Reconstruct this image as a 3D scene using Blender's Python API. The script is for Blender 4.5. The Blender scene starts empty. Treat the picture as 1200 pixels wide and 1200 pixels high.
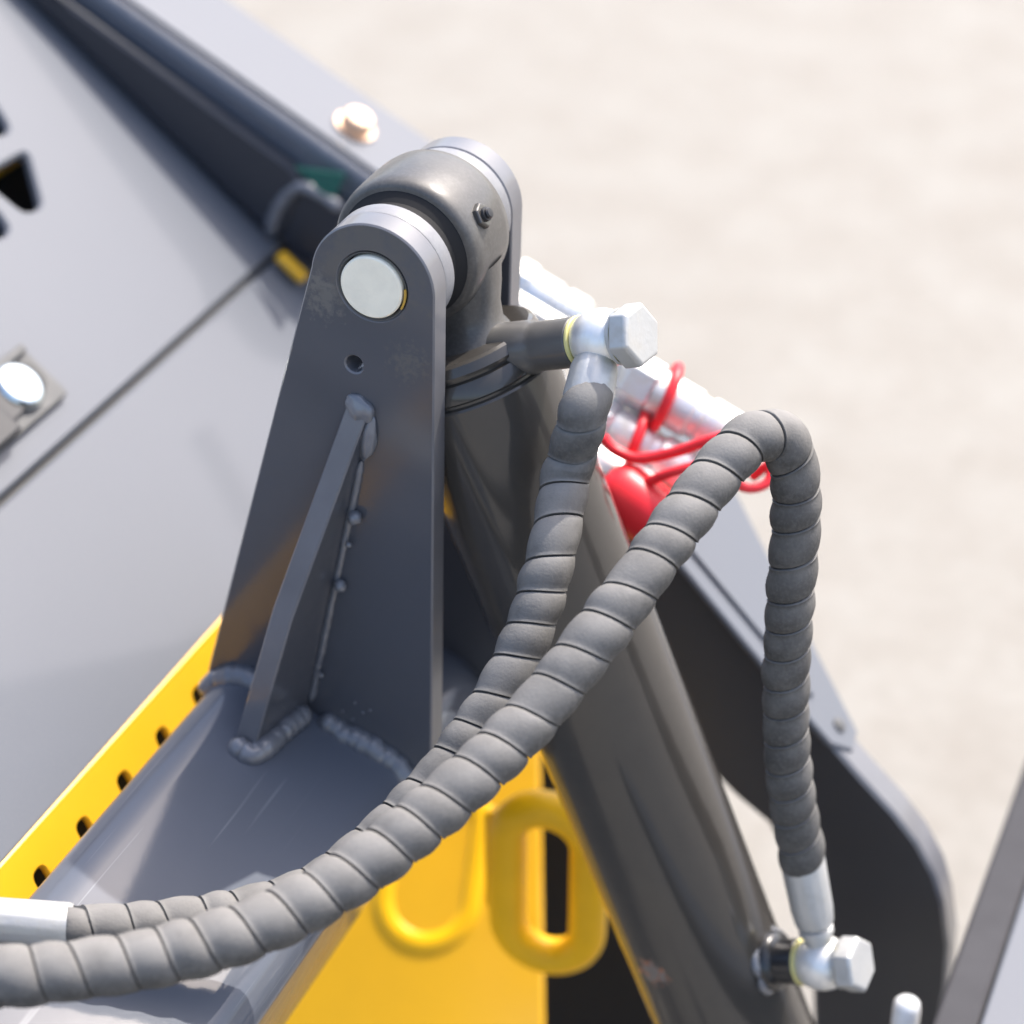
import bpy, bmesh, math, random
from mathutils import Vector, Matrix, noise
random.seed(7)
S = bpy.context.scene
COL = S.collection
V = Vector
# ------------------------------------------------------------------ camera
# world frame: X along the face of the lug plate, Y along the pin and torque tube, Z up
PITCH, YAW, FPX, D0 = math.radians(32), math.radians(22), 2769.0, 1.5
O = V((0, 0, 1.15))                       # centre of the pin on the front lug
RT = V((math.cos(YAW), math.sin(YAW), 0))
FW = V((-math.sin(YAW) * math.cos(PITCH), math.cos(YAW) * math.cos(PITCH), -math.sin(PITCH)))
UP = RT.cross(FW)
EYE = O - FW * D0 - RT * ((436 - 600) / FPX * D0) - UP * ((600 - 336) / FPX * D0)
cam_d = bpy.data.cameras.new('camera'); cam = bpy.data.objects.new('camera', cam_d); COL.objects.link(cam)
cam.matrix_world = Matrix((( RT.x, UP.x, -FW.x, EYE.x), (RT.y, UP.y, -FW.y, EYE.y), (RT.z, UP.z, -FW.z, EYE.z), (0, 0, 0, 1)))
cam_d.sensor_width = 36; cam_d.lens = 36 * FPX / 1200
cam_d.clip_start = .05; cam_d.clip_end = 400
cam_d.dof.use_dof = True; cam_d.dof.focus_distance = 1.52; cam_d.dof.aperture_fstop = 3.0
S.camera = cam
# ------------------------------------------------------------------ world, sun, exposure
SUN_FROM = V((.25, .62, 1.0)).normalized()
el = math.asin(SUN_FROM.z); az = math.atan2(SUN_FROM.x, SUN_FROM.y)
W = bpy.data.worlds.new('World'); S.world = W; W.use_nodes = True
nt = W.node_tree; bg = nt.nodes['Background']
sky = nt.nodes.new('ShaderNodeTexSky'); sky.sky_type = 'NISHITA'; sky.sun_disc = False
sky.sun_elevation = el; sky.sun_rotation = az; sky.air_density = .9; sky.dust_density = 4.0; sky.ozone_density = .8
nt.links.new(sky.outputs[0], bg.inputs[0]); bg.inputs[1].default_value = .15
sd = bpy.data.lights.new('sun', 'SUN'); sd.energy = 2.0; sd.angle = math.radians(.6); sd.color = (1, .955, .89)
so = bpy.data.objects.new('sun', sd); COL.objects.link(so)
so.rotation_euler = (-SUN_FROM).to_track_quat('-Z', 'Y').to_euler(); so.location = (1, 2, 5)
vs = S.view_settings; vs.view_transform = 'Standard'; vs.look = 'None'; vs.gamma = 1; vs.use_curve_mapping = False
vs.exposure = 1.42
# ------------------------------------------------------------------ helpers: a line of sight meets a real plane
def ray(px, py): return FW + RT * ((px - 600) / FPX) + UP * ((600 - py) / FPX)
def at(px, py, d): return EYE + ray(px, py) * d
def on(px, py, p0, n):
    r = ray(px, py); return EYE + r * ((p0 - EYE).dot(n) / r.dot(n))
def ony(px, py, y): return on(px, py, V((0, y, 0)), V((0, 1, 0)))
YA = V((0, 1, 0)); XA = V((1, 0, 0)); ZA = V((0, 0, 1))
# ------------------------------------------------------------------ materials
def mat(name, col, rough=.5, metal=0, coat=0, coat_rough=.1, bump=0, bscale=300, var=0, vscale=8, dust=0, dcol=(.30, .27, .23), dscale=9, rvar=0, spec=.5, fine=0, upcol=None, patch=None, streak=None):
    m = bpy.data.materials.new(name); m.use_nodes = True
    t = m.node_tree; N = t.nodes; L = t.links; b = N['Principled BSDF']
    b.inputs['Roughness'].default_value = rough; b.inputs['Metallic'].default_value = metal
    b.inputs['Coat Weight'].default_value = coat; b.inputs['Coat Roughness'].default_value = coat_rough
    b.inputs['Specular IOR Level'].default_value = spec
    tc = N.new('ShaderNodeTexCoord'); geo = N.new('ShaderNodeNewGeometry')
    def nz(scale, det=5, rgh=.55):
        n = N.new('ShaderNodeTexNoise'); n.inputs['Scale'].default_value = scale; n.inputs['Detail'].default_value = det
        n.inputs['Roughness'].default_value = rgh; L.new(geo.outputs['Position'], n.inputs['Vector']); return n
    def mr(src, a, b_, c, d):
        n = N.new('ShaderNodeMapRange'); n.inputs[1].default_value = a; n.inputs[2].default_value = b_
        n.inputs[3].default_value = c; n.inputs[4].default_value = d; L.new(src, n.inputs[0]); return n.outputs[0]
    def mix(fac, a, b_):
        n = N.new('ShaderNodeMix'); n.data_type = 'RGBA'
        if isinstance(fac, float): n.inputs[0].default_value = fac
        else: L.new(fac, n.inputs[0])
        for i, x in ((6, a), (7, b_)):
            if isinstance(x, tuple): n.inputs[i].default_value = (*x, 1) if len(x) == 3 else x
            else: L.new(x, n.inputs[i])
        return n.outputs[2]
    c = tuple(col)
    if var:
        n = nz(vscale)
        c = mix(mr(n.outputs[0], .3, .7, 0., 1.), tuple(x * (1 - var) for x in col), tuple(min(1, x * (1 + var)) for x in col))
    if fine:
        n = nz(420, 3)
        c = mix(mr(n.outputs[0], .45, .7, 0., fine), c, dcol)
    if dust:
        n = nz(dscale, 8, .62); d1 = mr(n.outputs[0], .47, .72, 0., dust)
        c = mix(d1, c, dcol)
        L.new(mr(n.outputs[0], .4, .75, rough, min(1, rough + .35)), b.inputs['Roughness'])
    elif rvar:
        n = nz(vscale * 2, 6)
        L.new(mr(n.outputs[0], .35, .7, rough - rvar, rough + rvar), b.inputs['Roughness'])
    if streak:                                                     # fine scratches drawn along Y
        mp = N.new('ShaderNodeMapping'); mp.inputs['Scale'].default_value = (1, streak[2], 1); L.new(geo.outputs['Position'], mp.inputs[0])
        n = N.new('ShaderNodeTexNoise'); n.inputs['Scale'].default_value = streak[1]; n.inputs['Detail'].default_value = 2; L.new(mp.outputs[0], n.inputs['Vector'])
        c = mix(mr(n.outputs[0], .66, .72, 0., streak[3]), c, streak[0])
    if upcol:                                                    # second colour blended in on upward-facing surfaces, broken by noise
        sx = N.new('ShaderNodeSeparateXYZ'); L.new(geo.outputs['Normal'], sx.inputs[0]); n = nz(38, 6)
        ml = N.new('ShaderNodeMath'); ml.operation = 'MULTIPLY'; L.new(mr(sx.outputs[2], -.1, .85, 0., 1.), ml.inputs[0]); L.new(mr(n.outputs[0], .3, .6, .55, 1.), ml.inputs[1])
        c = mix(ml.outputs[0], c, upcol)
    for pc, pr, pcol, psc, lo_, hi_ in (patch or []):              # scuffs and chips at one place
        d = N.new('ShaderNodeVectorMath'); d.operation = 'DISTANCE'; L.new(geo.outputs['Position'], d.inputs[0]); d.inputs[1].default_value = pc
        n = nz(psc, 8, .65); ml = N.new('ShaderNodeMath'); ml.operation = 'ADD'; L.new(mr(d.outputs['Value'], 0, pr, .35, -.35), ml.inputs[0]); L.new(n.outputs[0], ml.inputs[1])
        c = mix(mr(ml.outputs[0], lo_, hi_, 0., 1.), c, pcol)
    if isinstance(c, tuple): b.inputs['Base Color'].default_value = (*c, 1)
    else: L.new(c, b.inputs['Base Color'])
    if bump:
        n = nz(bscale, 3); bp = N.new('ShaderNodeBump'); bp.inputs['Strength'].default_value = bump; bp.inputs['Distance'].default_value = .001
        L.new(n.outputs[0], bp.inputs['Height']); L.new(bp.outputs[0], b.inputs['Normal'])
        if coat: L.new(bp.outputs[0], b.inputs['Coat Normal'])
    return m
M = {}
RUST = O + V((.198, .021, -.533))
M['paint'] = mat('charcoal_paint', (.055, .058, .068), .5, coat=1, coat_rough=.10, bump=.04, bscale=240, dust=.25, dcol=(.10, .098, .095), dscale=14, fine=.08, spec=.25)
M['plate'] = mat('lug_paint', (.068, .072, .085), .5, coat=1, coat_rough=.13, bump=.03, bscale=220, dust=.25, dcol=(.085, .083, .08), dscale=16, fine=.07, spec=.25, patch=[(O + V((-.035, 0, -.012)), .05, (.13, .126, .12), 170, .60, .78), (O + V((.024, 0, -.05)), .05, (.10, .098, .095), 210, .64, .84), (O + V((0, 0, .02)), .085, (.088, .086, .084), 60, .50, .70)])
M['edge'] = mat('cut_edge_paint', (.135, .135, .145), .5, coat=.6, coat_rough=.15, bump=.05, bscale=200, var=.12, vscale=24)
M['boss'] = mat('boss_paint', (.20, .20, .21), .5, coat=.4, coat_rough=.2, bump=.10, bscale=160, dust=.6, dcol=(.28, .28, .275), dscale=55, fine=.25)
M['tube'] = mat('tube_paint', (.100, .110, .134), .5, coat=.65, coat_rough=.09, bump=.025, bscale=240, dust=.22, dcol=(.11, .112, .118), dscale=12, fine=.05, spec=.12, streak=((.30, .31, .33), 220, .02, .35))
M['barrel'] = mat('cylinder_paint', (.030, .026, .0215), .5, coat=1, coat_rough=.10, bump=.025, bscale=200, dust=.2, dcol=(.05, .045, .038), dscale=16, fine=.06, spec=.4, patch=[(RUST, .034, (.26, .10, .05), 150, .64, .69), (RUST, .036, (.17, .14, .12), 180, .69, .73)])
M['port_grey'] = mat('port_paint', (.075, .072, .068), .45, coat=.6, coat_rough=.15, bump=.05, dust=.3, dcol=(.12, .115, .105), dscale=40)
M['eye'] = mat('eye_paint', (.058, .054, .049), .5, coat=.5, coat_rough=.22, bump=.06, bscale=160, dust=.4, dcol=(.17, .165, .155), dscale=40, fine=.15)
M['weld'] = mat('weld_paint', (.14, .145, .16), .45, coat=1, coat_rough=.12, bump=.12, bscale=260, var=.15, vscale=60)
M['hood'] = mat('silver_grey_paint', (.122, .131, .150), .6, coat=.3, coat_rough=.10, bump=.02, bscale=240, var=.03, vscale=3, fine=.03, spec=.3)
M['yellow'] = mat('yellow_paint', (.84, .45, .008), .45, coat=.7, coat_rough=.12, bump=.05, bscale=160, var=.05, vscale=9, fine=.02, dcol=(.5, .35, .1))
M['yellow_cast'] = mat('yellow_cast_paint', (.93, .51, .004), .42, bump=.06, bscale=120, var=.05, vscale=20, spec=.35)
M['dark'] = mat('dark_frame_paint', (.020, .020, .022), .45, var=.3, vscale=12)
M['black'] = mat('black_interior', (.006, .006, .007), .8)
M['sleeve'] = mat('rubber_sleeve', (.080, .076, .070), .75, upcol=(.220, .211, .198), bump=.3, bscale=600, var=.16, vscale=30, dust=.5, dcol=(.18, .172, .160), dscale=60, fine=.3, spec=.22)
M['rubber'] = mat('hose_rubber', (.02, .02, .021), .55, bump=.5, bscale=900)
M['zinc'] = mat('zinc_plating', (.80, .80, .78), .32, metal=.6, bump=.06, bscale=300, dust=.35, dcol=(.62, .50, .26), dscale=55)
M['zinc_dull'] = mat('dull_zinc', (.50, .50, .485), .42, metal=.55, bump=.2, bscale=240, dust=.3, dcol=(.40, .36, .28), dscale=70)
M['chrome'] = mat('chrome', (.62, .68, .68), .15, metal=1)
M['steel'] = mat('satin_steel', (.095, .095, .094), .6, metal=.1, rvar=.06, vscale=30)
M['pin'] = mat('pin_zinc', (.92, .86, .70), .6, bump=.06, bscale=300, var=.04, vscale=60, dust=.2, dcol=(.6, .55, .45), dscale=70)
M['seal'] = mat('yellow_seal', (.62, .56, .22), .5)
M['red'] = mat('red_plastic', (.75, .02, .03), .38, var=.06, vscale=20)
M['brass'] = mat('brass_bolt', (.75, .52, .36), .35, metal=.7)
M['green'] = mat('green_sticker', (.012, .12, .09), .4)
M['white'] = mat('white_enamel', (.75, .76, .76), .25, coat=.5)
M['port'] = mat('black_port', (.014, .014, .015), .3, coat=.4)
M['ochre'] = mat('ochre_tone', (.55, .33, .05), .5)

def ground_mat():
    m = bpy.data.materials.new('pale_concrete'); m.use_nodes = True
    t = m.node_tree; N = t.nodes; L = t.links; b = N['Principled BSDF']; b.inputs['Roughness'].default_value = .85
    g = N.new('ShaderNodeNewGeometry')
    def nz(s, d):
        n = N.new('ShaderNodeTexNoise'); n.inputs['Scale'].default_value = s; n.inputs['Detail'].default_value = d; n.inputs['Roughness'].default_value = .6
        L.new(g.outputs['Position'], n.inputs['Vector']); return n.outputs[0]
    r1 = N.new('ShaderNodeValToRGB'); L.new(nz(6.5, 7), r1.inputs[0])
    r1.color_ramp.elements[0].position = .34; r1.color_ramp.elements[0].color = (.236, .218, .190, 1)
    r1.color_ramp.elements[1].position = .66; r1.color_ramp.elements[1].color = (.266, .253, .226, 1)
    r2 = N.new('ShaderNodeValToRGB'); L.new(nz(34, 5), r2.inputs[0])
    r2.color_ramp.elements[0].position = .36; r2.color_ramp.elements[0].color = (.90, .89, .88, 1)
    r2.color_ramp.elements[1].position = .60; r2.color_ramp.elements[1].color = (1, 1, 1, 1)
    mx = N.new('ShaderNodeMix'); mx.data_type = 'RGBA'; mx.blend_type = 'MULTIPLY'; mx.inputs[0].default_value = 1
    L.new(r1.outputs[0], mx.inputs[6]); L.new(r2.outputs[0], mx.inputs[7]); L.new(mx.outputs[2], b.inputs['Base Color'])
    bp = N.new('ShaderNodeBump'); bp.inputs['Strength'].default_value = .4; bp.inputs['Distance'].default_value = .004
    L.new(nz(120, 6), bp.inputs['Height']); L.new(bp.outputs[0], b.inputs['Normal'])
    return m
# ------------------------------------------------------------------ object helpers
def thing(name, label, cat, loc, group=None):
    o = bpy.data.objects.new(name, None); COL.objects.link(o); o.location = loc; o.empty_display_size = .05
    o['label'] = label; o['category'] = cat
    if group: o['group'] = group
    return o
def mesh_obj(name, bm, m, parent=None, smooth=35, bevel=0, segs=2, label=None):
    bmesh.ops.recalc_face_normals(bm, faces=bm.faces)
    me = bpy.data.meshes.new(name); bm.to_mesh(me); bm.free()
    if smooth:
        for p in me.polygons: p.use_smooth = True
        me.set_sharp_from_angle(angle=math.radians(smooth))
    for m_ in (m if isinstance(m, (list, tuple)) else [m]): me.materials.append(m_)
    o = bpy.data.objects.new(name, me); COL.objects.link(o)
    if parent:
        o.parent = parent
        if not parent.parent: o.matrix_parent_inverse = Matrix.Translation(-V(parent.location))   # a part of a part hangs on a mesh whose own frame is the world's
    if bevel:
        md = o.modifiers.new('edge', 'BEVEL'); md.width = bevel; md.segments = segs; md.limit_method = 'ANGLE'; md.angle_limit = math.radians(38)
        md.harden_normals = False
    if label: o['label'] = label
    return o
def tag(o, label, cat, group=None):
    o['label'] = label; o['category'] = cat
    if group: o['group'] = group
    return o
def inset(lp, d):
    n = len(lp); A = sum(lp[i][0] * lp[(i + 1) % n][1] - lp[(i + 1) % n][0] * lp[i][1] for i in range(n)); sg = 1 if A > 0 else -1
    o = []
    for i in range(n):
        p = Vector(lp[i]); a = (p - Vector(lp[i - 1])); b = (Vector(lp[(i + 1) % n]) - p)
        a = a.normalized() if a.length > 1e-9 else b.normalized(); b = b.normalized() if b.length > 1e-9 else a
        na = Vector((-a.y, a.x)) * sg; nb = Vector((-b.y, b.x)) * sg; m = na + nb
        k = m / max(.35, m.dot(na)) if m.length > 1e-6 else na
        q = p + k * d; o.append((q.x, q.y))
    return o
def prism(bm, outer, holes, frame, t, ch=0., wall=0):
    """outline with holes, 2-D, in a frame (origin, ex, ey, en): two filled faces t apart along en, chamfered walls"""
    o, ex, ey, en = frame
    loops = [(outer, 1)] + [(h, -1) for h in holes]
    def put(lp, z): return [bm.verts.new(o + ex * a + ey * b + en * z) for a, b in lp]
    levels = []
    for lp, sg in loops:
        if ch: levels.append([put(inset(lp, ch * sg), 0), put(lp, ch), put(lp, t - ch), put(inset(lp, ch * sg), t)])
        else: levels.append([put(lp, 0), put(lp, t)])
    for k in (0, -1):
        ed = []
        for lv in levels:
            vs_ = lv[k]; ed += [bm.edges.new((vs_[i], vs_[(i + 1) % len(vs_)])) for i in range(len(vs_))]
        bmesh.ops.triangle_fill(bm, edges=ed, use_beauty=True, use_dissolve=False)
    for lv in levels:
        for a, b in zip(lv, lv[1:]):
            n = len(a)
            for i in range(n): bm.faces.new((a[i], a[(i + 1) % n], b[(i + 1) % n], b[i])).material_index = wall
def arc(cx, cz, r, a0, a1, n): return [(cx + r * math.cos(math.radians(a0 + (a1 - a0) * i / n)), cz + r * math.sin(math.radians(a0 + (a1 - a0) * i / n))) for i in range(n + 1)]
def circ(cx, cz, r, n=40): return arc(cx, cz, r, 0, 360, n)[:-1]
def basis(ax):
    ax = ax.normalized(); t = ZA if abs(ax.z) < .9 else XA
    u = ax.cross(t).normalized(); return ax, u, ax.cross(u).normalized()
def lathe(bm, prof, o, ax, n=48, ph=0):
    """profile of (distance along the axis, radius)"""
    ax, u, w = basis(ax); rings = []
    for s, r in prof:
        if r < 1e-6: rings.append([bm.verts.new(o + ax * s)])
        else: rings.append([bm.verts.new(o + ax * s + (u * math.cos(2 * math.pi * i / n + ph) + w * math.sin(2 * math.pi * i / n + ph)) * r) for i in range(n)])
    for a, b in zip(rings, rings[1:]):
        for i in range(n):
            j = (i + 1) % n
            if len(a) == 1 and len(b) == 1: continue
            if len(a) == 1: bm.faces.new((a[0], b[i], b[j]))
            elif len(b) == 1: bm.faces.new((a[i], b[0], a[j]))
            else: bm.faces.new((a[i], b[i], b[j], a[j]))
    return bm
def box(bm, c, ex, ey, ez, a, b, d):
    vs_ = [bm.verts.new(c + ex * (sx * a / 2) + ey * (sy * b / 2) + ez * (sz * d / 2)) for sx in (-1, 1) for sy in (-1, 1) for sz in (-1, 1)]
    for f in ((0, 1, 3, 2), (4, 6, 7, 5), (0, 4, 5, 1), (2, 3, 7, 6), (0, 2, 6, 4), (1, 5, 7, 3)): bm.faces.new([vs_[i] for i in f])
def spline(pts, step):
    """Catmull-Rom through tuples (Vector, extra...), resampled evenly"""
    P = [V(p[0]) for p in pts]; X = [p[1:] for p in pts]; out = []
    n = len(P)
    for i in range(n - 1):
        p0 = P[max(0, i - 1)]; p1 = P[i]; p2 = P[i + 1]; p3 = P[min(n - 1, i + 2)]
        if i == 0: p0 = p1 * 2 - p2
        if i == n - 2: p3 = p2 * 2 - p1
        k = max(4, int((p2 - p1).length / step * 3))
        d1 = max((p1 - p0).length ** .5, 1e-4); d2 = max((p2 - p1).length ** .5, 1e-4); d3 = max((p3 - p2).length ** .5, 1e-4)
        m1 = ((p1 - p0) / d1 - (p2 - p0) / (d1 + d2) + (p2 - p1) / d2) * d2
        m2 = ((p2 - p1) / d2 - (p3 - p1) / (d2 + d3) + (p3 - p2) / d3) * d2
        for j in range(k):
            t = j / k; t2 = t * t; t3 = t2 * t
            q = p1 * (2 * t3 - 3 * t2 + 1) + m1 * (t3 - 2 * t2 + t) + p2 * (-2 * t3 + 3 * t2) + m2 * (t3 - t2)
            out.append((q, tuple(a + (b - a) * t for a, b in zip(X[i], X[i + 1]))))
    out.append((P[-1], X[-1]))
    res = [out[0]]; acc = 0
    for a, b in zip(out, out[1:]):
        seg = (b[0] - a[0]).length
        while seg > 0 and acc + seg >= step:
            f = (step - acc) / seg; a = (a[0].lerp(b[0], f), tuple(u + (w - u) * f for u, w in zip(a[1], b[1])))
            res.append(a); seg = (b[0] - a[0]).length; acc = 0
        acc += seg
    return res
def frames(pts):
    T = []
    for i in range(len(pts)):
        a = pts[max(0, i - 1)]; b = pts[min(len(pts) - 1, i + 1)]; T.append((b - a).normalized())
    _, u, _ = basis(T[0]); F = []
    for i, t in enumerate(T):
        u = (u - t * u.dot(t)).normalized(); F.append((pts[i], t, u, t.cross(u)))
    return F
def tube(bm, pts, rad, n=14, caps=True, flat=None):
    F = frames(pts); rings = []
    for i, (p, t, u, w) in enumerate(F):
        r = rad(i) if callable(rad) else rad
        rings.append([bm.verts.new(p + (u * math.cos(2 * math.pi * k / n) + w * math.sin(2 * math.pi * k / n)) * r) for k in range(n)])
    for a, b in zip(rings, rings[1:]):
        for k in range(n): bm.faces.new((a[k], a[(k + 1) % n], b[(k + 1) % n], b[k]))
    if caps:
        bm.faces.new(rings[0]); bm.faces.new(list(reversed(rings[-1])))
    return bm
def weld(name, pts, r, parent, seed=0, m='weld'):
    sp = [p for p, _ in spline([(p,) for p in pts], .0022)]
    bm = bmesh.new()
    tube(bm, [p + V((noise.noise(p * 160 + V((seed, 0, 0))), noise.noise(p * 160 + V((0, seed + 9, 0))), noise.noise(p * 160 + V((0, 0, seed + 5))))) * r * .22 for p in sp],
         lambda i: r * (1 + .05 * math.sin(i * 1.9) + .20 * noise.noise(sp[i] * 45 + V((seed, seed, 0)))) * (min(1, .35 + .25 * min(i, len(sp) - 1 - i))), 12)
    return mesh_obj(name, bm, M[m], parent, smooth=60)
# ================================================================== ground
bm = bmesh.new(); bmesh.ops.create_grid(bm, x_segments=2, y_segments=2, size=90)
g = mesh_obj('ground', bm, ground_mat(), smooth=0); g['kind'] = 'structure'
# ================================================================== lug bracket on the torque tube
br = thing('lug_bracket', 'charcoal steel lug bracket with rounded plates, pin and gusset welded to a square tube', 'bracket', O + V((-.08, 0, -.35)))
PR = .0432
def lug_outline():
    o = arc(0, 0, PR, -4, 172, 44)
    return o + [(-.1435, -.338), (-.1435, -.352), (-.09, -.40), (.0, -.415), (.0335, -.402), (.0335, -.385)]
def ypl(y): return (O + YA * y, XA, ZA, YA)
bm = bmesh.new(); prism(bm, lug_outline(), [circ(0, 0, .0243, 48), circ(-.0149, -.059, .0062, 24)], ypl(0), .0195, .0011, 1)
mesh_obj('lug_plate', bm, [M['plate'], M['edge']], br)
bm = bmesh.new(); prism(bm, lug_outline(), [circ(0, 0, .0243, 48)], ypl(.1305), .0195, .0011, 1)
mesh_obj('lug_plate', bm, [M['plate'], M['edge']], br)
for y0, y1 in ((.0197, .0335), (.1165, .1303)):
    bm = bmesh.new(); lathe(bm, [(y0, .023), (y0, PR - .0005), (y0 + .0015, PR), (y1 - .0015, PR), (y1, PR - .0015), (y1, .023)], O, YA, 64)
    mesh_obj('boss', bm, M['boss'], br)
# bushing, pin
bm = bmesh.new(); lathe(bm, [(.0002, .0241), (.0002, .0236), (.0018, .0224), (.016, .0224)], O, YA, 64); mesh_obj('bushing', bm, M['steel'], br)
bm = bmesh.new(); lathe(bm, [(-.0022, 0), (-.0022, .0204), (-.0012, .0214), (.1522, .0214), (.153, .0204), (.153, 0)], O, YA, 64); mesh_obj('pin', bm, M['pin'], br)
bm = bmesh.new(); a_ = arc(0, 0, .0228, -30, 6, 8) + arc(0, 0, .0240, 6, -30, 8); prism(bm, a_, [], (O + YA * -.0012, XA, ZA, YA), .0016); mesh_obj('ochre_arc', bm, M['ochre'], br)  # thin ochre arc at the right of the bushing edge
# square tube, turned 20 degrees
E1 = V((math.cos(math.radians(20)), 0, -math.sin(math.radians(20)))); E2 = V((math.sin(math.radians(20)), 0, math.cos(math.radians(20))))
TC = O + V((-.081, 0, -.436)); TH = .0855; TR = .032
def rrect(h, r, n=8):
    o = []
    for cx, cy, a in ((1, 1, 0), (-1, 1, 90), (-1, -1, 180), (1, -1, 270)):
        o += arc(cx * (h - r), cy * (h - r), r, a, a + 90, n)
    return o
bm = bmesh.new(); prism(bm, rrect(TH, TR), [rrect(TH - .01, TR - .01)], (TC + YA * -.75, E1, E2, YA), 1.0)
mesh_obj('torque_tube', bm, M['tube'], br, smooth=30)
# gusset: stands on the tube, leans on the plate
TOP = TC + E2 * TH                                             # a point of the tube's top face
gA = ony(433, 487, O.y); gB = ony(361, 828, O.y); gF = on(297, 882, TOP, E2)
gn = (gB - gA).cross(gF - gA).normalized()
if gn.x < 0: gn = -gn
gk = on(342, 727, gA, gn); gt = on(436, 503, gA, gn)
gs = (gB - gA).normalized(); gp = gn.cross(gs)
def g2(p): return ((p - gA).dot(gs), (p - gA).dot(gp))
bm = bmesh.new(); prism(bm, [g2(gA + YA * .004), g2(gA - YA * .004), g2(gk), g2(gF + E2 * .002), g2(gF - E2 * .006), g2(gB + YA * .004 - ZA * .012)], [], (gA, gs, gp, -gn), .0165, .0010, 1)
mesh_obj('gusset', bm, [M['plate'], M['edge']], br)
# weld beads
def skin(a, y):    # point on the tube outline by angle (deg) round its rounded square, in E1/E2
    c, s = math.cos(math.radians(a)), math.sin(math.radians(a)); lo, hi = 0, .2
    h = TH - TR
    for _ in range(30):
        mid = (lo + hi) / 2; qx, qy = abs(c * mid) - h, abs(s * mid) - h
        d = math.hypot(max(qx, 0), max(qy, 0)) + min(max(qx, qy), 0) - TR
        lo, hi = (mid, hi) if d < 0 else (lo, mid)
    return TC + E1 * (c * lo) + E2 * (s * lo) + YA * (y + O.y)
weld('weld_bead', [skin(a, -.003) for a in (149, 143, 137, 130, 122, 114)], .0095, br, 1)
weld('weld_bead', [skin(a, -.003) for a in (92, 86, 80, 73, 66, 58, 52, 46, 38, 30, 20, 8)], .0092, br, 2)
weld('weld_bead', [skin(a, .152) for a in (120, 100, 86, 73, 60, 48, 38, 24, 8)], .006, br, 3)
weld('weld_bead', [gF + gp * 0 + (gB - gF) * 0 - gn * .0175 + gn * 0 + E2 * .003 + (gF - gB).normalized() * .002, gF - gn * .009 + (gF - gB).normalized() * .006 + E2 * .002, gF + gn * .001 + (gF - gB).normalized() * .004 + E2 * .002, gF.lerp(gB, .25) + gn * .003 + E2 * .002, gF.lerp(gB, .7) + gn * .003 + E2 * .003, gB + gn * .003 - YA * .004], .0082, br, 4)
def blob(c, rx, ry, rz, seed):
    bm = bmesh.new(); bmesh.ops.create_icosphere(bm, subdivisions=4, radius=1)
    for v in bm.verts:
        n = v.co.normalized(); k = 1 + .22 * noise.noise(n * 1.4 + V((seed, 0, 0))) + .03 * noise.noise(n * 4 + V((0, seed, 0)))
        v.co = c + gn * (n.x * rx * k) + YA * (n.y * ry * k) + gs * (n.z * rz * k)
    return mesh_obj('weld_bead', bm, M['weld'], br, smooth=60)
blob(gA - gn * .0085 - gs * .002 - YA * .001, .0118, .0062, .0105, 1)
blob(gA + gn * .0020 + gs * .018 - YA * .000, .0066, .0046, .0170, 4)
weld('weld_bead', [gA.lerp(gB, k) + gn * .0015 - YA * .0005 for k in (.14, .3, .5, .7, .98)], .0026, br, 6)
for k, r in ((.31, .0052), (.54, .0048), (.40, .0022), (.86, .002)):
    p = gA.lerp(gB, k) + gn * .006 - YA * .003
    bm = bmesh.new(); bmesh.ops.create_icosphere(bm, subdivisions=2, radius=r, matrix=Matrix.Translation(p))
    for v in bm.verts: v.co += (v.co - p) * .3 * noise.noise(v.co * 300)
    mesh_obj('weld_spatter', bm, M['weld'], br, smooth=60)
for x, z in ((.0, -.335), (.006, -.342), (-.002, -.35), (.012, -.338), (-.01, -.345), (-.03, -.30), (-.026, -.318)):
    bm = bmesh.new(); bmesh.ops.create_icosphere(bm, subdivisions=1, radius=.0011, matrix=Matrix.Translation(O + V((x - .025, -.0002, z))))
    mesh_obj('weld_spatter', bm, M['weld'], br, smooth=60)
# ================================================================== tilt cylinder
AL = math.radians(22); CD = V((math.sin(AL), 0, -math.cos(AL))); CQ = V((math.cos(AL), 0, math.sin(AL))); CC = O + YA * .0755; CR = .0575
cy = thing('hydraulic_cylinder', 'dark grey hydraulic cylinder hanging from the pin between the lug plates', 'cylinder', CC)
bm = bmesh.new()
lathe(bm, [(.0345, .024), (.0345, .0470), (.0335, .0492), (.030, .0512), (.023, .0522), (.004, .0526), (-.015, .0522), (-.0215, .0512), (-.025, .0492), (-.026, .0470), (-.026, .024)], CC, YA, 72)
mesh_obj('eye', bm, M['eye'], cy, smooth=50)
for sg, a_ in ((-1, .0262), (1, .0347)):
    bm = bmesh.new(); lathe(bm, [(sg * .0405, .0235), (sg * .0405, .0385), (sg * (a_ + .006), .0395), (sg * a_, .0450)], CC, YA, 64); mesh_obj('gap_shade_ring', bm, M['black'], cy)  # black rings put into the gaps beside the eye for their deep shade
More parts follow.
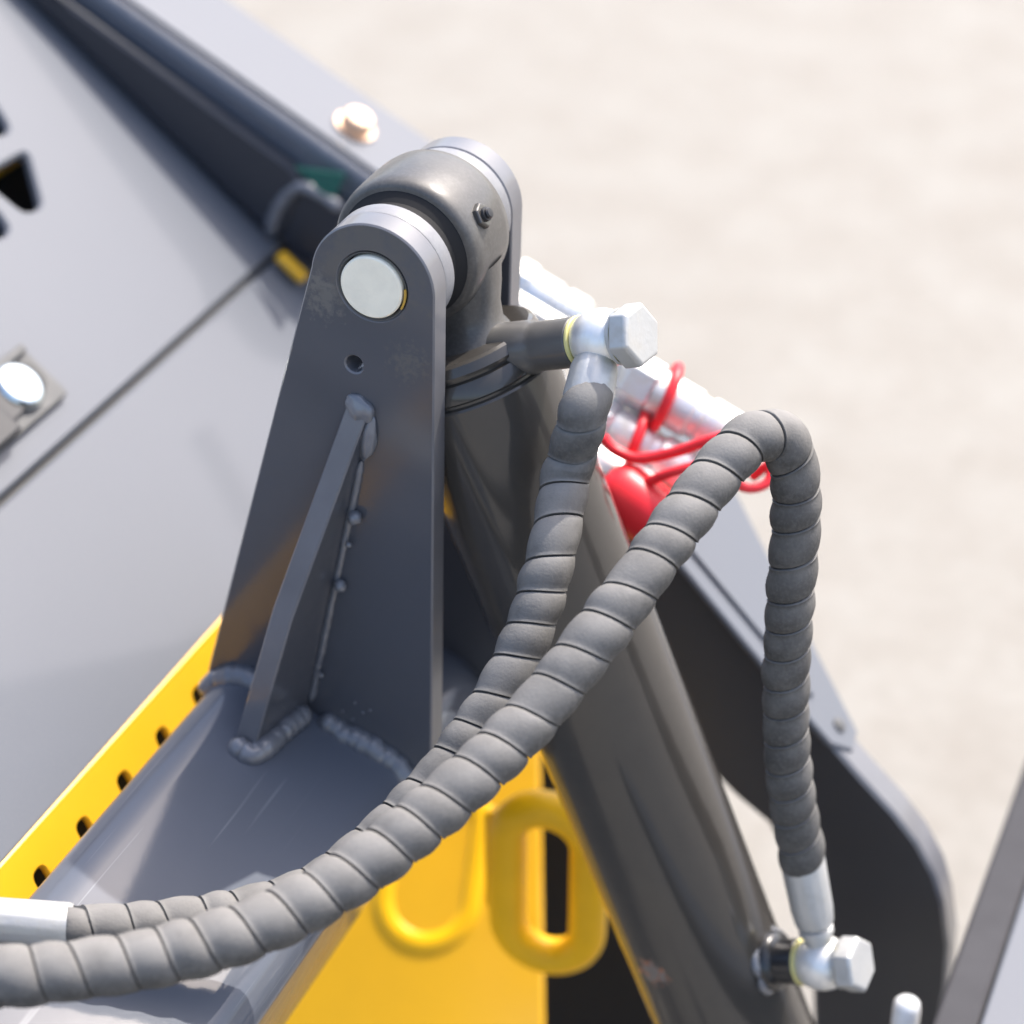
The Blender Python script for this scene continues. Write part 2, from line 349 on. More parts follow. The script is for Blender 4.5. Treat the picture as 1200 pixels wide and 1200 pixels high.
# neck from eye to end cap: lofted from a flat oblong to a round
bm = bmesh.new(); rings = []
for s, hx, hy, p in ((.028, .046, .023, 3.2), (.043, .041, .022, 3.0), (.057, .035, .022, 2.8), (.068, .033, .025, 2.5), (.076, .037, .031, 2.2)):
    rg = []
    for k in range(48):
        a = 2 * math.pi * k / 48; c, s_ = math.cos(a), math.sin(a)
        rg.append(bm.verts.new(CC + CD * s + CQ * (hx * math.copysign(abs(c) ** (2 / p), c)) + YA * (.004 * (1 - (s - .028) / .048) + hy * math.copysign(abs(s_) ** (2 / p), s_))))
    rings.append(rg)
for a, b in zip(rings, rings[1:]):
    for k in range(48): bm.faces.new((a[k], a[(k + 1) % 48], b[(k + 1) % 48], b[k]))
mesh_obj('neck', bm, M['eye'], cy, smooth=50)
bm = bmesh.new()
lathe(bm, [(.074, 0), (.074, .0490), (.0755, .0515), (.0815, .0535), (.0835, .0530), (.0842, .0508), (.0862, .0506), (.0872, .0532), (.0930, .0560), (.0985, .0566), (.0995, .0556), (.1003, .0545), (.1020, .0545), (.1030, .0566), (.1045, .0575), (.16, .0575)], CC, CD, 80)
mesh_obj('end_cap', bm, M['barrel'], cy, smooth=28)
bm = bmesh.new(); lathe(bm, [(.1599, .0575), (.24, .0575), (.4, .0575), (.56, .0575), (.80, .0575), (.802, .05), (.802, 0)], CC, CD, 80)
mesh_obj('barrel', bm, M['barrel'], cy, smooth=50)
bm = bmesh.new(); lathe(bm, [(.800, .0), (.800, .052), (.812, .052), (.813, .027), (1.04, .027), (1.04, 0)], CC, CD, 48); mesh_obj('piston_rod', bm, M['zinc'], cy)
# grease_nipple and its boss on the eye
ga = math.radians(8); gd = (CQ * math.cos(ga) + V((-CQ.z, 0, CQ.x)) * math.sin(ga)).normalized()
bm = bmesh.new(); lathe(bm, [(.048, .0092), (.0545, .0088), (.0555, .008), (.0555, 0)], CC + YA * -.004, gd, 6, .3); mesh_obj('nipple_boss', bm, M['barrel'], cy, smooth=20, bevel=.0006)
bm = bmesh.new(); lathe(bm, [(.0550, .0048), (.0575, .0048), (.0578, .0032), (.0590, .0038), (.0602, .0030), (.0607, 0)], CC + YA * -.004, gd, 20); mesh_obj('grease_nipple', bm, M['dark'], cy)
# ports
def port(s, be, r, top, y=0):
    b = math.radians(be); return CC + CD * s, (CQ * math.cos(b) - YA * math.sin(b)).normalized()
p1, q1 = port(.086, 10, 0, 0); p2, q2 = port(.600, 7, 0, 0)
bm = bmesh.new(); lathe(bm, [(.030, .0185), (.058, .0180), (.060, .0168), (.066, .0165), (.0935, .0168), (.0945, .0160), (.0945, .006)], p1, q1, 48); mesh_obj('port', bm, M['port_grey'], cy)
bm = bmesh.new(); lathe(bm, [(.048, .0225), (.0600, .0222), (.0625, .0205), (.0640, .0168), (.0785, .0168), (.0795, .0160), (.0795, .006)], p2, q2, 48); mesh_obj('port', bm, M['port'], cy, label='black lower port boss')
ax, u_, w_ = basis(q2)
weld('weld_bead', [p2 + q2 * (.0560 - .004 * abs(math.sin(k * math.pi / 6))) + (u_ * math.cos(k * math.pi / 6) + w_ * math.sin(k * math.pi / 6)) * .0225 for k in range(13)], .0034, cy, 11)
ax, u_, w_ = basis(q1)
# weld('weld_bead', [p1 + q1 * (.0575 - .004 * abs(math.sin(k * math.pi / 6))) + (u_ * math.cos(k * math.pi / 6) + w_ * math.sin(k * math.pi / 6)) * .0215 for k in range(13)], .004, cy, 12)
# ================================================================== hoses
def sleeve(pts, pitch, hand=1, seed=0, trim0=0., n=40):
    """one rubber strip wound round the hose; each turn bulges and its lip lies over the next turn"""
    step = .002; sp = spline(pts, step); F = frames([p for p, _ in sp]); R = [x[0] for _, x in sp]
    Lt = (len(sp) - 1) * step
    prof = [(0.0, -.0026), (.018, -.0022), (.032, -.0004), (.07, .0002), (.15, .0009), (.28, .0014), (.42, .0017), (.56, .0016), (.68, .0012), (.79, .0008), (.87, .0003), (.925, .0003), (.975, .0005), (.990, -.0002), (.996, -.0020)]
    bm = bmesh.new(); rows = []; turns = Lt / pitch; tot = int(turns * n); rnd = random.Random(seed)
    amp = [rnd.uniform(.55, 1.35) for _ in range(int(turns) + 4)]; jit = [rnd.uniform(-.13, .13) for _ in range(int(turns) + 4)]
    for i in range(tot + 1):
        th = i / n; k = int(th); f = th - k
        def J(x):
            x = max(0, min(len(jit) - 2, x)); q = int(x); return jit[q] + (jit[q + 1] - jit[q]) * (x - q)
        A = amp[k] + (amp[k + 1] - amp[k]) * f; row = []
        for ph, dr in prof:
            tt = th + ph - .5
            s = (tt + J(th) * (1 - ph) + J(th + 1) * ph) * pitch; s = max(0, min(Lt - 1e-5, s))
            j = min(int(s / step), len(F) - 2); q = s / step - j
            p = F[j][0].lerp(F[j + 1][0], q); u = F[j][2].lerp(F[j + 1][2], q).normalized(); w = F[j][3].lerp(F[j + 1][3], q).normalized()
            r = R[j] + (R[j + 1] - R[j]) * q
            ang = hand * 2 * math.pi * th
            d = u * math.cos(ang) + w * math.sin(ang)
            wob = .0006 * noise.noise((p + d * r) * 55 + V((seed, 0, 0))) + .00022 * noise.noise((p + d * r) * 240)
            row.append(bm.verts.new(p + d * (r + (dr * A if dr > 0 else dr) + wob)))
        rows.append(row)
    for a, b in zip(rows, rows[1:]):
        for j in range(len(prof) - 1): bm.faces.new((a[j], b[j], b[j + 1], a[j + 1]))
    return bm, F
def hexhead(bm, o, ax, r, h, ch=.0018, ph=0):
    lathe(bm, [(0, r * .80), (.0004, r * .93), (.0010, r), (h - ch, r), (h, r * .90), (h, 0)], o, ax, 6, ph)
def banjo(root, p, q, t0, hose_dir, rs=.0195, w=.030, ph=0):
    """seal, ball-shaped banjo eye, second seal and hexagon bolt along q; neck along hose_dir"""
    for a in (t0, t0 + .003 + w):
        bm = bmesh.new(); lathe(bm, [(a, .008), (a, .0165), (a + .0007, .0172), (a + .0021, .0172), (a + .0028, .0165), (a + .0028, .008)], p, q, 40); mesh_obj('sealing_washer', bm, M['seal'], root)
    c = t0 + .003 + w / 2; bm = bmesh.new(); h = w / 2
    lathe(bm, [(c - h, .010), (c - h, .0150), (c - h * .86, .0165), (c - h * .55, rs * .97), (c - h * .2, rs * 1.03), (c + h * .2, rs * 1.03), (c + h * .55, rs * .97), (c + h * .86, .0165), (c + h, .0150), (c + h, .010)], p, q, 48)
    mesh_obj('banjo_fitting', bm, M['zinc'], root, smooth=50)
    e = t0 + .006 + w; bm = bmesh.new(); hexhead(bm, p + q * e, q, .0212, .0150, ph=ph); lathe(bm, [(-.002, .0185), (.0008, .0185)], p + q * e, q, 30)
    mesh_obj('banjo_bolt', bm, M['zinc_dull'], root, smooth=20, bevel=.0012, segs=3)
    return p + q * c
# --- front hose, to the lower port
hA = thing('hydraulic_hose', 'thick front hydraulic hose in grey spiral wrap arching over to the lower port', 'hose', at(600, 840, 1.42))
cA = banjo(hA, p2, q2, .0797, None, ph=.2)
neckA = at(977, 1094, (cA - EYE).dot(FW) - .004); ferA0 = at(967, 1078, (cA - EYE).dot(FW) - .008); ferA1 = at(937, 990, (cA - EYE).dot(FW) - .030)
dA = (cA - EYE).dot(FW)
bm = bmesh.new(); d_ = (ferA1 - cA); Ld = d_.length; u_ = d_.normalized()
lathe(bm, [(.010, .0105), (.020, .0100), (.0240, .0102), (.0255, .0128), (.030, .0128), (.0315, .0105), (.034, .0105)], cA, u_, 40); mesh_obj('hose_stem', bm, M['zinc_dull'], hA)
def ferrule(o, ax, l, r, root, n=8):
    bm = bmesh.new(); prof = [(0, r * .62), (0, r * .84), (.002, r * .9), (l * .22, r * .98), (l * .5, r), (l - .003, r * 1.03), (l, r * .98), (l, r * .7)]
    ax, u, w = basis(ax); rings = []
    for s, rr in prof:
        ring = []
        for k in range(48):
            a = 2 * math.pi * k / 48; f = abs(((a * n / (2 * math.pi)) % 1) - .5) * 2          # crimp flats
            dent = 1 - .035 * max(0, (f - .72) / .28) if .05 * l < s < .95 * l else 1
            ring.append(bm.verts.new(o + ax * s + (u * math.cos(a) + w * math.sin(a)) * rr * dent))
        rings.append(ring)
    for a, b in zip(rings, rings[1:]):
        for k in range(48): bm.faces.new((a[k], b[k], b[(k + 1) % 48], a[(k + 1) % 48]))
    bm.faces.new(rings[0]); bm.faces.new(list(reversed(rings[-1])))
    return mesh_obj('ferrule', bm, M['zinc_dull'], root, smooth=30)
ferrule(cA + u_ * .033, u_, .058, .0158, hA)
pA = [(cA + u_ * .083, .0160)]
for px, py, d, r in ((924, 900, 1.645, .0152), (921, 820, 1.615, .0151), (925, 720, 1.575, .0151), (932, 620, 1.545, .0151), (931, 555, 1.525, .0152),
                     (914, 512, 1.51, .0156), (880, 515, 1.50, .0157), (840, 555, 1.49, .0158), (790, 622, 1.475, .0160), (735, 698, 1.46, .0162), (680, 770, 1.45, .0164), (618, 846, 1.44, .0165),
                     (545, 918, 1.425, .0166), (460, 990, 1.41, .0167), (370, 1052, 1.395, .0168), (270, 1098, 1.38, .0168), (160, 1126, 1.37, .0168), (60, 1140, 1.36, .0168), (-40, 1148, 1.355, .0168), (-150, 1150, 1.35, .0168), (-320, 1140, 1.35, .0168), (-520, 1110, 1.36, .0168)):
    pA.append((at(px, py, d), r))
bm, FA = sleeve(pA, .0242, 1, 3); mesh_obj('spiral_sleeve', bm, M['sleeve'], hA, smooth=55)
bm = bmesh.new(); tube(bm, [f[0] for f in FA[::3]], .0142, 16); mesh_obj('inner_hose', bm, M['rubber'], hA)
# --- rear hose, to the upper port
hB = thing('hydraulic_hose', 'rear hydraulic hose in grey spiral wrap rising behind to the upper port', 'hose', at(590, 800, 1.5))
cB = banjo(hB, p1, q1, .0947, None, ph=.0); dB = (cB - EYE).dot(FW)
eB = at(688, 470, dB - .012); u_ = (eB - cB).normalized()
bm = bmesh.new(); lathe(bm, [(.009, .0125), (.016, .0125), (.018, .0115)], cB, u_, 40); mesh_obj('hose_stem', bm, M['zinc'], hB)
ferrule(cB + u_ * .0150, u_, .030, .0158, hB)
pB = [(cB + u_ * .030, .0140), (at(685, 482, dB - .015), .0146)]
for px, py, d, r in ((666, 548, 1.528, .0153), (648, 640, 1.515, .0152), (629, 712, 1.51, .0151), (600, 786, 1.505, .0150), (555, 858, 1.50, .0148), (502, 925, 1.495, .0146), (440, 985, 1.49, .0143), (370, 1038, 1.485, .0140),
                     (290, 1066, 1.478, .0137), (200, 1080, 1.47, .0134), (120, 1086, 1.462, .0132), (74, 1085, 1.458, .0132)):
    pB.append((at(px, py, d), r))
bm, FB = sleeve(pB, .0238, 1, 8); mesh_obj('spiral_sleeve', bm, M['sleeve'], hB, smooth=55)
pe = FB[-1][0]; de = (at(-60, 1074, 1.452) - at(74, 1085, 1.458)).normalized()
bm = bmesh.new(); tube(bm, [f[0] for f in FB[::3]] + [pe + de * .01], .0128, 16); mesh_obj('inner_hose', bm, M['rubber'], hB)
ferrule(pe + de * .075, -de, .078, .0142, hB, 8)
bm = bmesh.new(); tube(bm, [pe + de * (.07 + .02 * k) + ZA * (-.0012 * k * k * .3) for k in range(12)], .0115, 16); mesh_obj('feed_hose', bm, M['rubber'], hB)
# ================================================================== hood
HS = math.radians(40); HU = V((-math.cos(HS), 0, math.sin(HS))); HN = V((math.sin(HS), 0, math.cos(HS)))
HE = O + V((-.19, 0, -.3662))                                # lower edge of the hood
def hp(px, py): p = on(px, py, HE, HN) - HE; return (p.y, p.dot(HU))
hd = thing('engine_hood', 'light silver grey sloping hood with a seam and a chrome latch', 'hood', HE)
us = hp(160, 445)[1]
HF = lambda off=0: (HE + HN * off, YA, HU, -HN)
print('seam', us, 'vents', [hp(*p) for p in ((28, 182), (48, 238), (30, 248), (0, 222))])
bm = bmesh.new(); prism(bm, [(-.75, -.0035), (.60, -.0035), (.60, us - .0028), (-.75, us - .0028)], [], HF(), .012, .0025); mesh_obj('lower_panel', bm, M['hood'], hd)
def rnd_poly(pts, r, n=5):
    o = []; k = len(pts)
    for i in range(k):
        p = V(pts[i]).to_2d() if False else Vector((pts[i][0], pts[i][1])); a = Vector(pts[i - 1]); b = Vector(pts[(i + 1) % k])
        d1 = (a - p).normalized(); d2 = (b - p).normalized(); rr = min(r, (a - p).length * .45, (b - p).length * .45)
        s, e = p + d1 * rr, p + d2 * rr
        for j in range(n + 1):
            t = j / n; q = s * (1 - t) ** 2 + p * 2 * t * (1 - t) + e * t * t; o.append((q.x, q.y))
    return o
vents = [rnd_poly([hp(*p) for p in q], .012) for q in (((30, 178), (50, 244), (28, 250), (-70, 170), (-60, 130), (-10, 190)), ((-8, 118), (12, 150), (2, 160), (-80, 110), (-70, 60), (-40, 70)), ((-6, 242), (12, 268), (2, 280), (-80, 250), (-70, 215)))]
vents[0] = rnd_poly([hp(*p) for p in ((32, 176), (50, 242), (30, 250), (-16, 212), (-16, 203))], .010)
bm = bmesh.new(); prism(bm, [(-.75, us + .0028), (.60, us + .0028), (.60, .62), (-.75, .62)], vents, HF(), .012, .0025); mesh_obj('upper_panel', bm, M['hood'], hd)
bm = bmesh.new(); box(bm, HE + HU * .32 + YA * -.08 - HN * .07, YA, HU, HN, 1.3, .60, .004); mesh_obj('inner_liner', bm, M['black'], hd, smooth=0)
bm = bmesh.new(); q = on(4, 195, HE - HN * .05, HN); box(bm, on(34, 168, HE - HN * .045, HN), YA, HU, HN, .10, .012, .03); mesh_obj('inner_rail', bm, M['yellow'], hd, smooth=0, bevel=.002)
bm = bmesh.new(); box(bm, HE + HU * us + YA * -.08 - HN * .0095, YA, HU, HN, 1.32, .03, .004); mesh_obj('seam_shade_strip', bm, M['rubber'], hd, smooth=0)  # dark strip added under the open seam so it reads as shaded
# latch
def hpts(l): return [hp(*p) for p in l]
l0 = hp(76, 466); l1 = hp(20, 410)
lw = l1[1] - l0[1]; ly = (l0[0] + l1[0]) / 2
bm = bmesh.new(); prism(bm, rnd_poly([(ly - .26, l0[1]), (ly, l0[1]), (ly, l1[1]), (ly - .26, l1[1])], .006), [], (HE + HN * .0075, YA, HU, -HN), .007, .0016); lb = mesh_obj('latch_plate', bm, M['steel'], hd)
bm = bmesh.new(); box(bm, HE + YA * (ly - .135) + HU * (l1[1] - .003) + HN * .0105, YA, HU, HN, .262, .007, .006); mesh_obj('latch_rim', bm, M['steel'], lb, bevel=.0015)
bm = bmesh.new(); prism(bm, rnd_poly([(ly - .105, l0[1] + .010), (ly - .012, l0[1] + .014), (ly - .010, l1[1] - .012), (ly - .105, l1[1] - .010)], .018, 8), [], (HE + HN * .0125, YA, HU, -HN), .005); mesh_obj('latch_bezel', bm, M['dark'], lb, bevel=.0035, segs=4)
bm = bmesh.new(); c0 = HE + YA * (ly - .038) + HU * ((l0[1] + l1[1]) / 2 + .002) + HN * .010
lathe(bm, [(0.0, .021), (.004, .0205), (.0060, .016), (.0055, .010), (.0040, .005), (.0036, 0)], c0, HN, 40); mesh_obj('latch_button', bm, M['chrome'], lb, smooth=60)
bm = bmesh.new(); box(bm, HE + YA * (ly - .165) + HU * ((l0[1] + l1[1]) / 2 - .010) + HN * .0135, YA, HU, HN, .18, .03, .011); mesh_obj('latch_handle', bm, M['dark'], lb, bevel=.003, segs=3)
# yellow strip with holes below the hood edge
ys = thing('perforated_rail', 'yellow steel rail with a row of small holes under the hood edge', 'rail', O + V((-.19, 0, -.50)))
ST = math.radians(25); SU = V((-math.sin(ST), 0, math.cos(ST))); SN = V((math.cos(ST), 0, math.sin(ST)))
SF = (O + V((-.1878, 0, -.3672)), YA, SU, -SN)
hl = []
for px, py in ((190, 862), (145, 913), (97, 965), (46, 1022)):
    p = on(px, py, SF[0], SN) - SF[0]; hl.append((p.y, p.dot(SU)))
print('strip holes', hl)
sy = (hl[0][0] - hl[-1][0]) / 3
holes = [rnd_poly([(hl[-1][0] + sy * k - .0065, hl[1][1] - .017), (hl[-1][0] + sy * k + .0065, hl[1][1] - .017), (hl[-1][0] + sy * k + .0065, hl[1][1] + .004), (hl[-1][0] + sy * k - .0065, hl[1][1] + .004)], .0062, 6) for k in range(-5, 8)]
bm = bmesh.new(); prism(bm, [(-.74, -.075), (.24, -.075), (.24, 0), (-.74, 0)], holes, SF, .006, .0018); mesh_obj('rail_plate', bm, M['yellow'], ys)
bm = bmesh.new(); box(bm, O + V((-.215, -.25, -.47)), XA, YA, ZA, .004, 1.0, .17); mesh_obj('backing_sheet', bm, M['black'], ys, smooth=0)
# yellow tab at the far corner of the hood
ty = on(342, 313, HE + HN * .012, HN)
bm = bmesh.new(); box(bm, ty, YA, HU, HN, .012, .032, .008); tag(mesh_obj('corner_bracket', bm, M['yellow'], None, bevel=.002), 'small yellow corner bracket at the far edge of the hood beside the lug', 'bracket')
# ================================================================== lift arm and lift cylinder beyond the hood
AY = .50
e3a, e3b = ony(120, -8, AY), ony(412, 196, AY); e2b = ony(372, 232, AY)
ad = (e3b - e3a); ad.y = 0; ad.normalize(); an = V((-ad.z, 0, ad.x))
if an.z < 0: an = -an
far = on(372, 75, e3b, an); aw = far.y - AY
print('arm', e3b - O, 'dir', ad, 'width', aw)
la = thing('loader_boom', 'charcoal lift arm with a sunlit pale top running beyond the hood', 'lift arm', e3b)
ah = (e3b - e2b).dot(an)
def arm_frame(): return (e3b, ad, an, YA)
bm = bmesh.new(); prism(bm, [(-.95, 0), (.05, 0), (.075, -.02), (.075, -.07), (.05, -.10), (-.95, -.10)], [], (e3b, ad, an, YA), aw); mesh_obj('arm_beam', bm, M['tube'], la, bevel=.011, segs=4)
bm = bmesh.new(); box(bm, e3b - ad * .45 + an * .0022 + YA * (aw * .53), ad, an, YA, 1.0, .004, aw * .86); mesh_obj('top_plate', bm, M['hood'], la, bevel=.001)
bm = bmesh.new(); bo = on(415, 150, e3b + an * .004, an); lathe(bm, [(0, .019), (.003, .019), (.0032, .0145), (.012, .0142), (.0145, .012), (.0145, 0)], bo, an, 30); mesh_obj('bolt', bm, M['brass'], la)
bm = bmesh.new(); prism(bm, [((ony(*p, .482) - e3b).dot(ad), (ony(*p, .482) - e3b).dot(an)) for p in ((346, 196), (404, 204), (392, 232), (376, 226))], [], (e3b + YA * (.482 - AY), ad, an, YA), .0012); mesh_obj('sticker', bm, M['green'], la, smooth=0)
print('hood contact', hp(325, 285), hp(45, 10), hp(200, 165))
LY = .486
lq = thing('boom_link', 'near black boom link lying along the far edge of the hood', 'link', ony(330, 250, LY))
def poly_y(l, y, t, ch, m, name, root, wall=0):
    P = [ony(a, b, y) for a, b in l]; q = P[0]; bm = bmesh.new(); prism(bm, [((p - q).x, (p - q).z) for p in P], [], (q, XA, ZA, YA), t, ch, wall); return mesh_obj(name, bm, m, root)
DK = mat('link_paint', (.030, .032, .040), .42, bump=.04)
poly_y([(-150, -190), (318, 278), (334, 268), (346, 240), (352, 214), (340, 196), (88, 12), (-80, -110)], LY, .012, .003, DK, 'link_bar', lq)
poly_y([(330, 262), (346, 226), (362, 214), (440, 262), (420, 345), (352, 306), (322, 280)], LY + .004, .03, .005, DK, 'link_end', lq)
weld('weld_bead', [ony(a, b, LY + .002) for a, b in ((316, 276), (322, 252), (334, 232), (352, 218), (372, 226), (404, 248))], .006, lq, 21)
# ================================================================== side plate on the right, with its top flange
PY = .25
sp_ = thing('coupler_side_plate', 'dark steel side plate with a curved lower corner and pale upper edge', 'side plate', ony(1000, 1200, PY))
out = [(700, 535), (752, 602), (800, 663), (870, 750), (896, 778), (947, 840), (1012, 915), (1050, 956), (1076, 990), (1096, 1028), (1106, 1061), (1112, 1110), (1109, 1160), (1098, 1215), (1090, 1480), (968, 1480), (954, 1260), (952, 1140), (938, 1040), (900, 966), (862, 934), (820, 890), (690, 740)]
pp = [ony(a, b, PY) for a, b in out]; o0 = pp[0]
bm = bmesh.new(); prism(bm, [((p - o0).x, (p - o0).z) for p in pp], [], (o0, XA, ZA, YA), .032, .003, 1); mesh_obj('plate', bm, [mat('side_plate_paint', (.036, .036, .040), .4, bump=.06), M['edge']], sp_)
fa, fb = ony(800, 663, PY), ony(947, 840, PY); fd = (fb - fa).normalized(); fn = V((-fd.z, 0, fd.x)); fn = fn if fn.z > 0 else -fn
def fp(px, py): p = on(px, py, fa + fn * .004, fn) - (fa + fn * .004); return (p.dot(fd), p.y)
fl = [fp(720, 567), fp(800, 663), fp(870, 748), fp(946, 839), fp(975, 872), fp(1000, 880), fp(1006, 858), fp(950, 748), fp(872, 594), fp(800, 455)]
print('flange', fl)
bm = bmesh.new(); prism(bm, [(a, b) for a, b in fl], [], (fa + fn * .004, fd, YA, -fn), .006, .0015); fo = mesh_obj('flange', bm, M['hood'], sp_)
bm = bmesh.new(); k0, k1 = fp(905, 640), fp(960, 760); c_ = fa + fn * .006; A_ = c_ + fd * k0[0] + YA * k0[1]; B_ = c_ + fd * k1[0] + YA * k1[1]
box(bm, c_ + fd * .0 + YA * .016, fd, YA, fn, .30, .006, .003); mesh_obj('rib', bm, M['hood'], fo, bevel=.001)
k = fp(983, 850); bm = bmesh.new(); lathe(bm, [(0, .006), (.002, .006), (.003, .004), (.003, 0)], fa + fn * .004 + fd * k[0] + YA * k[1], fn, 16); mesh_obj('rivet', bm, M['steel'], fo)
# ================================================================== quick couplers
CX = V((.93, -.05, -.36)).normalized()
def coupler(px, py, y, L, r, label, tip=1):
    p = ony(px, py, y); t = thing('quick_coupler', label, 'coupler', p, 'hydraulic quick couplers behind the cylinder')
    bm = bmesh.new(); lathe(bm, [(-.10, 0), (-.10, r * .72), (L * .06, r * .72), (L * .08, r * .95), (L * .12, r * 1.12), (L * .30, r * 1.12), (L * .33, r * .98)], p, CX, 6); mesh_obj('hex_nut', bm, M['zinc'], t, smooth=20, bevel=.001)
    bm = bmesh.new(); lathe(bm, [(L * .32, r * .95), (L * .36, r), (L * .62, r), (L * .64, r * .88), (L * .70, r * .88), (L * .72, r * 1.02), (L * .92, r * 1.02), (L * .97, r * .9), (L, r * .7), (L, 0)], p, CX, 40); mesh_obj('sleeve', bm, M['zinc'], t)
    return t
coupler(590, 322, .42, .080, .0185, 'blurred silver coupler tip just right of the lug plates')
c2 = coupler(722, 432, .26, .108, .0195, 'long silver coupler below the upper port bolt with a red tether round it')
c3 = coupler(672, 476, .24, .105, .0190, 'middle silver coupler under the red tether loop')
c4 = coupler(656, 520, .21, .080, .0180, 'lowest silver coupler above the red dust cap')
bm = bmesh.new(); box(bm, ony(636, 512, .25) - CX * .05, CX, YA, CX.cross(YA), .02, .15, .11); tag(mesh_obj('coupler_bracket', bm, M['dark'], None, bevel=.004), 'dark bracket block behind the cylinder holding the silver couplers', 'bracket')
# red dust cap and tethers
dc = thing('dust_cap', 'red plastic dust cap with its tether hanging beside the cylinder', 'dust cap', ony(760, 600, .19))
bm = bmesh.new(); k = ony(742, 588, .19); lathe(bm, [(-.045, 0), (-.045, .020), (-.04, .0235), (.012, .0235), (.020, .021), (.026, .014), (.028, 0)], k, V((.75, -.1, -.35)).normalized() * -1, 40); mesh_obj('cap', bm, M['red'], dc)
def tether(name, l, r, root):
    sp = [p for p, _ in spline([(ony(a, b, y),) for a, b, y in l], .004)]; bm = bmesh.new(); tube(bm, sp, r, 12); mesh_obj(name, bm, M['red'], root)
tether('tether', [(712, 590, .20), (745, 572, .19), (790, 553, .19), (835, 545, .20), (875, 572, .21), (900, 565, .22), (903, 545, .23), (880, 560, .23)], .0038, dc)
def around(px, py, y, L, k, r, name, root):
    c = ony(px, py, y) + CX * (L * k); _, u, w = basis(CX + YA * .25)
    bm = bmesh.new(); P = [c + (u * math.cos(2 * math.pi * q / 40) + w * math.sin(2 * math.pi * q / 40)) * r for q in range(41)]
    tube(bm, P, .0042, 12, caps=False); bmesh.ops.remove_doubles(bm, verts=bm.verts, dist=.0008); mesh_obj(name, bm, M['red'], root)
t2 = thing('tether_loop', 'red tether looped over the middle coupler towards the front hose', 'tether', ony(740, 530, .21))
around(672, 476, .24, .105, .50, .0240, 'loop', t2)
tether('cord', [(706, 512, .20), (716, 524, .20), (745, 537, .20), (790, 530, .205), (838, 514, .21), (880, 505, .22), (905, 520, .23)], .0042, t2)
t3 = thing('tether_ring', 'red tether ring round the long silver coupler', 'tether', ony(760, 480, .25))
around(722, 432, .26, .108, .40, .0248, 'loop', t3)
# ================================================================== yellow body panel and tie-down loop
yp = thing('body_panel', 'yellow sloping body panel below the torque tube', 'panel', at(500, 1100, 2.05))
YN = V((.15, -.70, .69)).normalized(); Y0 = at(500, 1100, 2.10); YX = YN.cross(ZA).normalized(); YX = YX if YX.x > 0 else -YX; YU = YN.cross(YX); YU = YU if YU.z > 0 else -YU
def y2(px, py): p = on(px, py, Y0, YN) - Y0; return (p.dot(YX), p.dot(YU))
bm = bmesh.new(); prism(bm, [y2(632, 860), y2(641, 1420), y2(-60, 1420), y2(300, 860)], [], (Y0, YX, YU, -YN), .01, .002); mesh_obj('sheet', bm, M['yellow'], yp)
lpc = at(642, 1036, 1.93); lo = thing('tie_down_loop', 'yellow oblong tie-down loop standing off the yellow body panel', 'tie-down loop', lpc)
lx = V((.96, .2, -.1)).normalized(); lz = ZA
pts = []
hw, hh = .0335, .044
for k in range(25): a = math.pi * k / 24; pts.append(lpc + lx * (hw * math.cos(a)) + lz * (hh + hw * math.sin(a)))
for k in range(25): a = math.pi + math.pi * k / 24; pts.append(lpc + lx * (hw * math.cos(a)) + lz * (-hh + hw * math.sin(a)))
pts.append(pts[0]); bm = bmesh.new(); F = [p for p, _ in spline([(p,) for p in pts], .004)]; F[-1] = F[0].copy()
tube(bm, F, .0155, 20, caps=False); bmesh.ops.remove_doubles(bm, verts=bm.verts, dist=.0006); mesh_obj('ring', bm, M['yellow_cast'], lo, smooth=60)
bm = bmesh.new(); box(bm, lpc - lx * .045 + YA * .02, lx, lz, lx.cross(lz), .03, .10, .016); mesh_obj('mounting_lug', bm, M['yellow_cast'], lo, bevel=.004)
oc = on(506, 1008, Y0, YN) - YN * .0118; ov = thing('raised_oval', 'blurred yellow oval ring in low relief on the yellow panel beside the standing loop', 'tie-down loop', oc)  # oval ring partly sunk into the sheet
pts = [oc + YX * (.040 * math.cos(a)) + YU * (.034 + .040 * math.sin(a)) for a in [math.pi * k / 24 for k in range(25)]] + [oc + YX * (-.040 * math.cos(a)) + YU * (-.034 - .040 * math.sin(a)) for a in [math.pi * k / 24 for k in range(25)]]
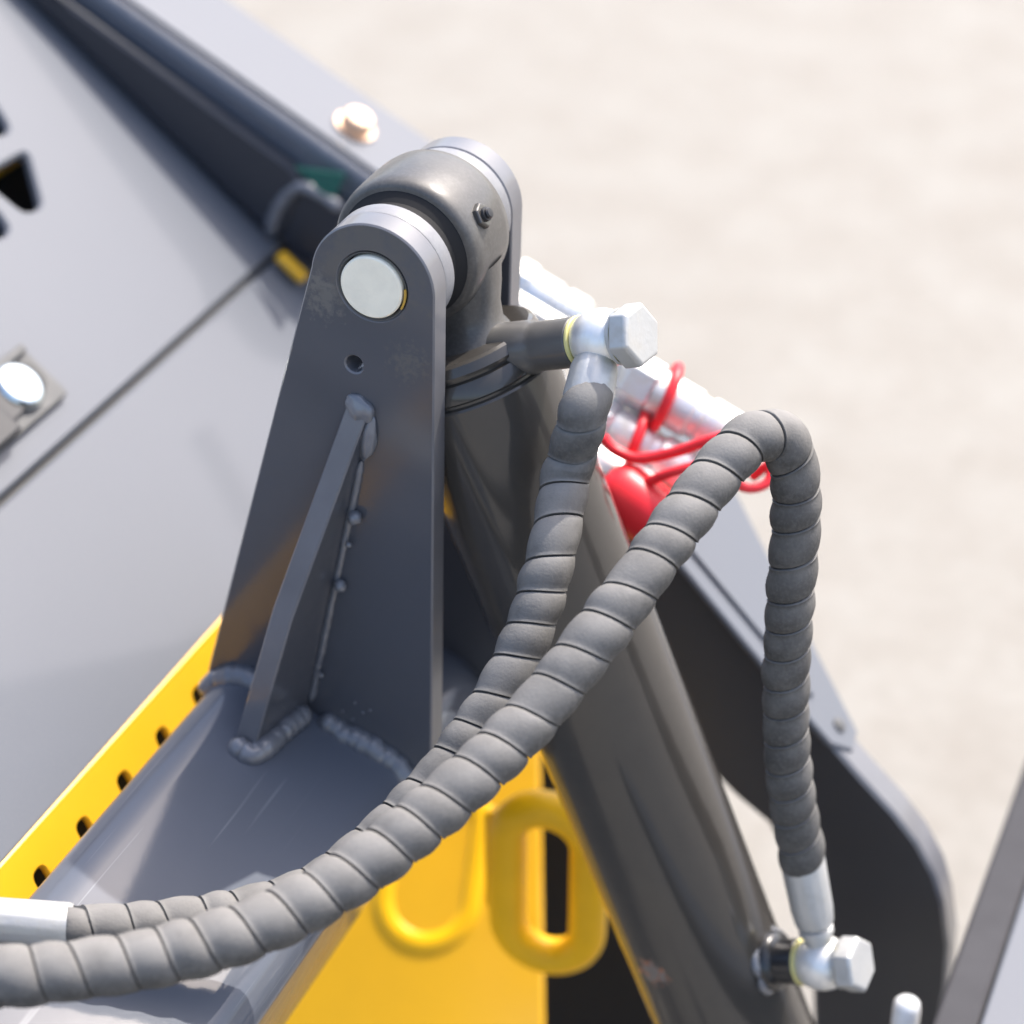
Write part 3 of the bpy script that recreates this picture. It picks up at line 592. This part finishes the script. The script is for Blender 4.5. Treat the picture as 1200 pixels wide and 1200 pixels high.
pts.append(pts[0]); F = [p for p, _ in spline([(p,) for p in pts], .004)]; F[-1] = F[0].copy()
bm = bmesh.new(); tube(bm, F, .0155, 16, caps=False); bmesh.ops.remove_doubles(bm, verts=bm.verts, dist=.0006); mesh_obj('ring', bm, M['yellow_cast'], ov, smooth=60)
# dark chassis behind
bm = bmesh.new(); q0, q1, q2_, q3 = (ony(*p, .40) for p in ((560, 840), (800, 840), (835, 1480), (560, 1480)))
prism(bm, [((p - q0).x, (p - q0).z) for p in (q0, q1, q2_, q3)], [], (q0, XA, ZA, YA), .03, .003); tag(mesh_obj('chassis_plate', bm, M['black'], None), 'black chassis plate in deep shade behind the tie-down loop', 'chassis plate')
# ================================================================== bar and lever at the lower right
bz = at(1118, 1200, 1.75); bar = thing('guard_bar', 'grey steel bar crossing the lower right corner with a bright flange beside it', 'bar', bz)
bl = on(1092, 1200, bz, ZA); bx = on(1147, 1200, bz, ZA); bw = bx.x - bl.x; print('bar', bl - O, bw)
bm = bmesh.new(); box(bm, V((bl.x + bw / 2, bl.y + .15, bz.z - .02)), XA, YA, ZA, bw, 1.5, .04); mesh_obj('bar', bm, mat('bar_paint', (.055, .054, .058), .75, var=.1, vscale=20, spec=.15), bar, bevel=.004, segs=3)
bm = bmesh.new(); box(bm, V((bx.x + .061, bl.y + .15, bz.z - .003)), XA, YA, ZA, .12, 1.5, .012); mesh_obj('flange', bm, M['hood'], bar, bevel=.003, segs=3)
lv = thing('lever_pin', 'white capped pin standing at the bottom edge beside the side plate', 'pin', at(1056, 1240, 1.8))
bm = bmesh.new(); p0 = at(1056, 1240, 1.8); p1_ = at(1064, 1168, 1.785); dv = (p1_ - p0); Lv = dv.length
lathe(bm, [(-.05, .0105), (Lv - .010, .0105), (Lv - .004, .0095), (Lv - .001, .006), (Lv, 0)], p0, dv, 30); mesh_obj('cap', bm, M['white'], lv, smooth=60)
bm = bmesh.new(); lathe(bm, [(-.42, 0), (-.42, .014), (-.05, .014), (-.05, 0)], p0, dv, 30); mesh_obj('collar', bm, M['steel'], lv)
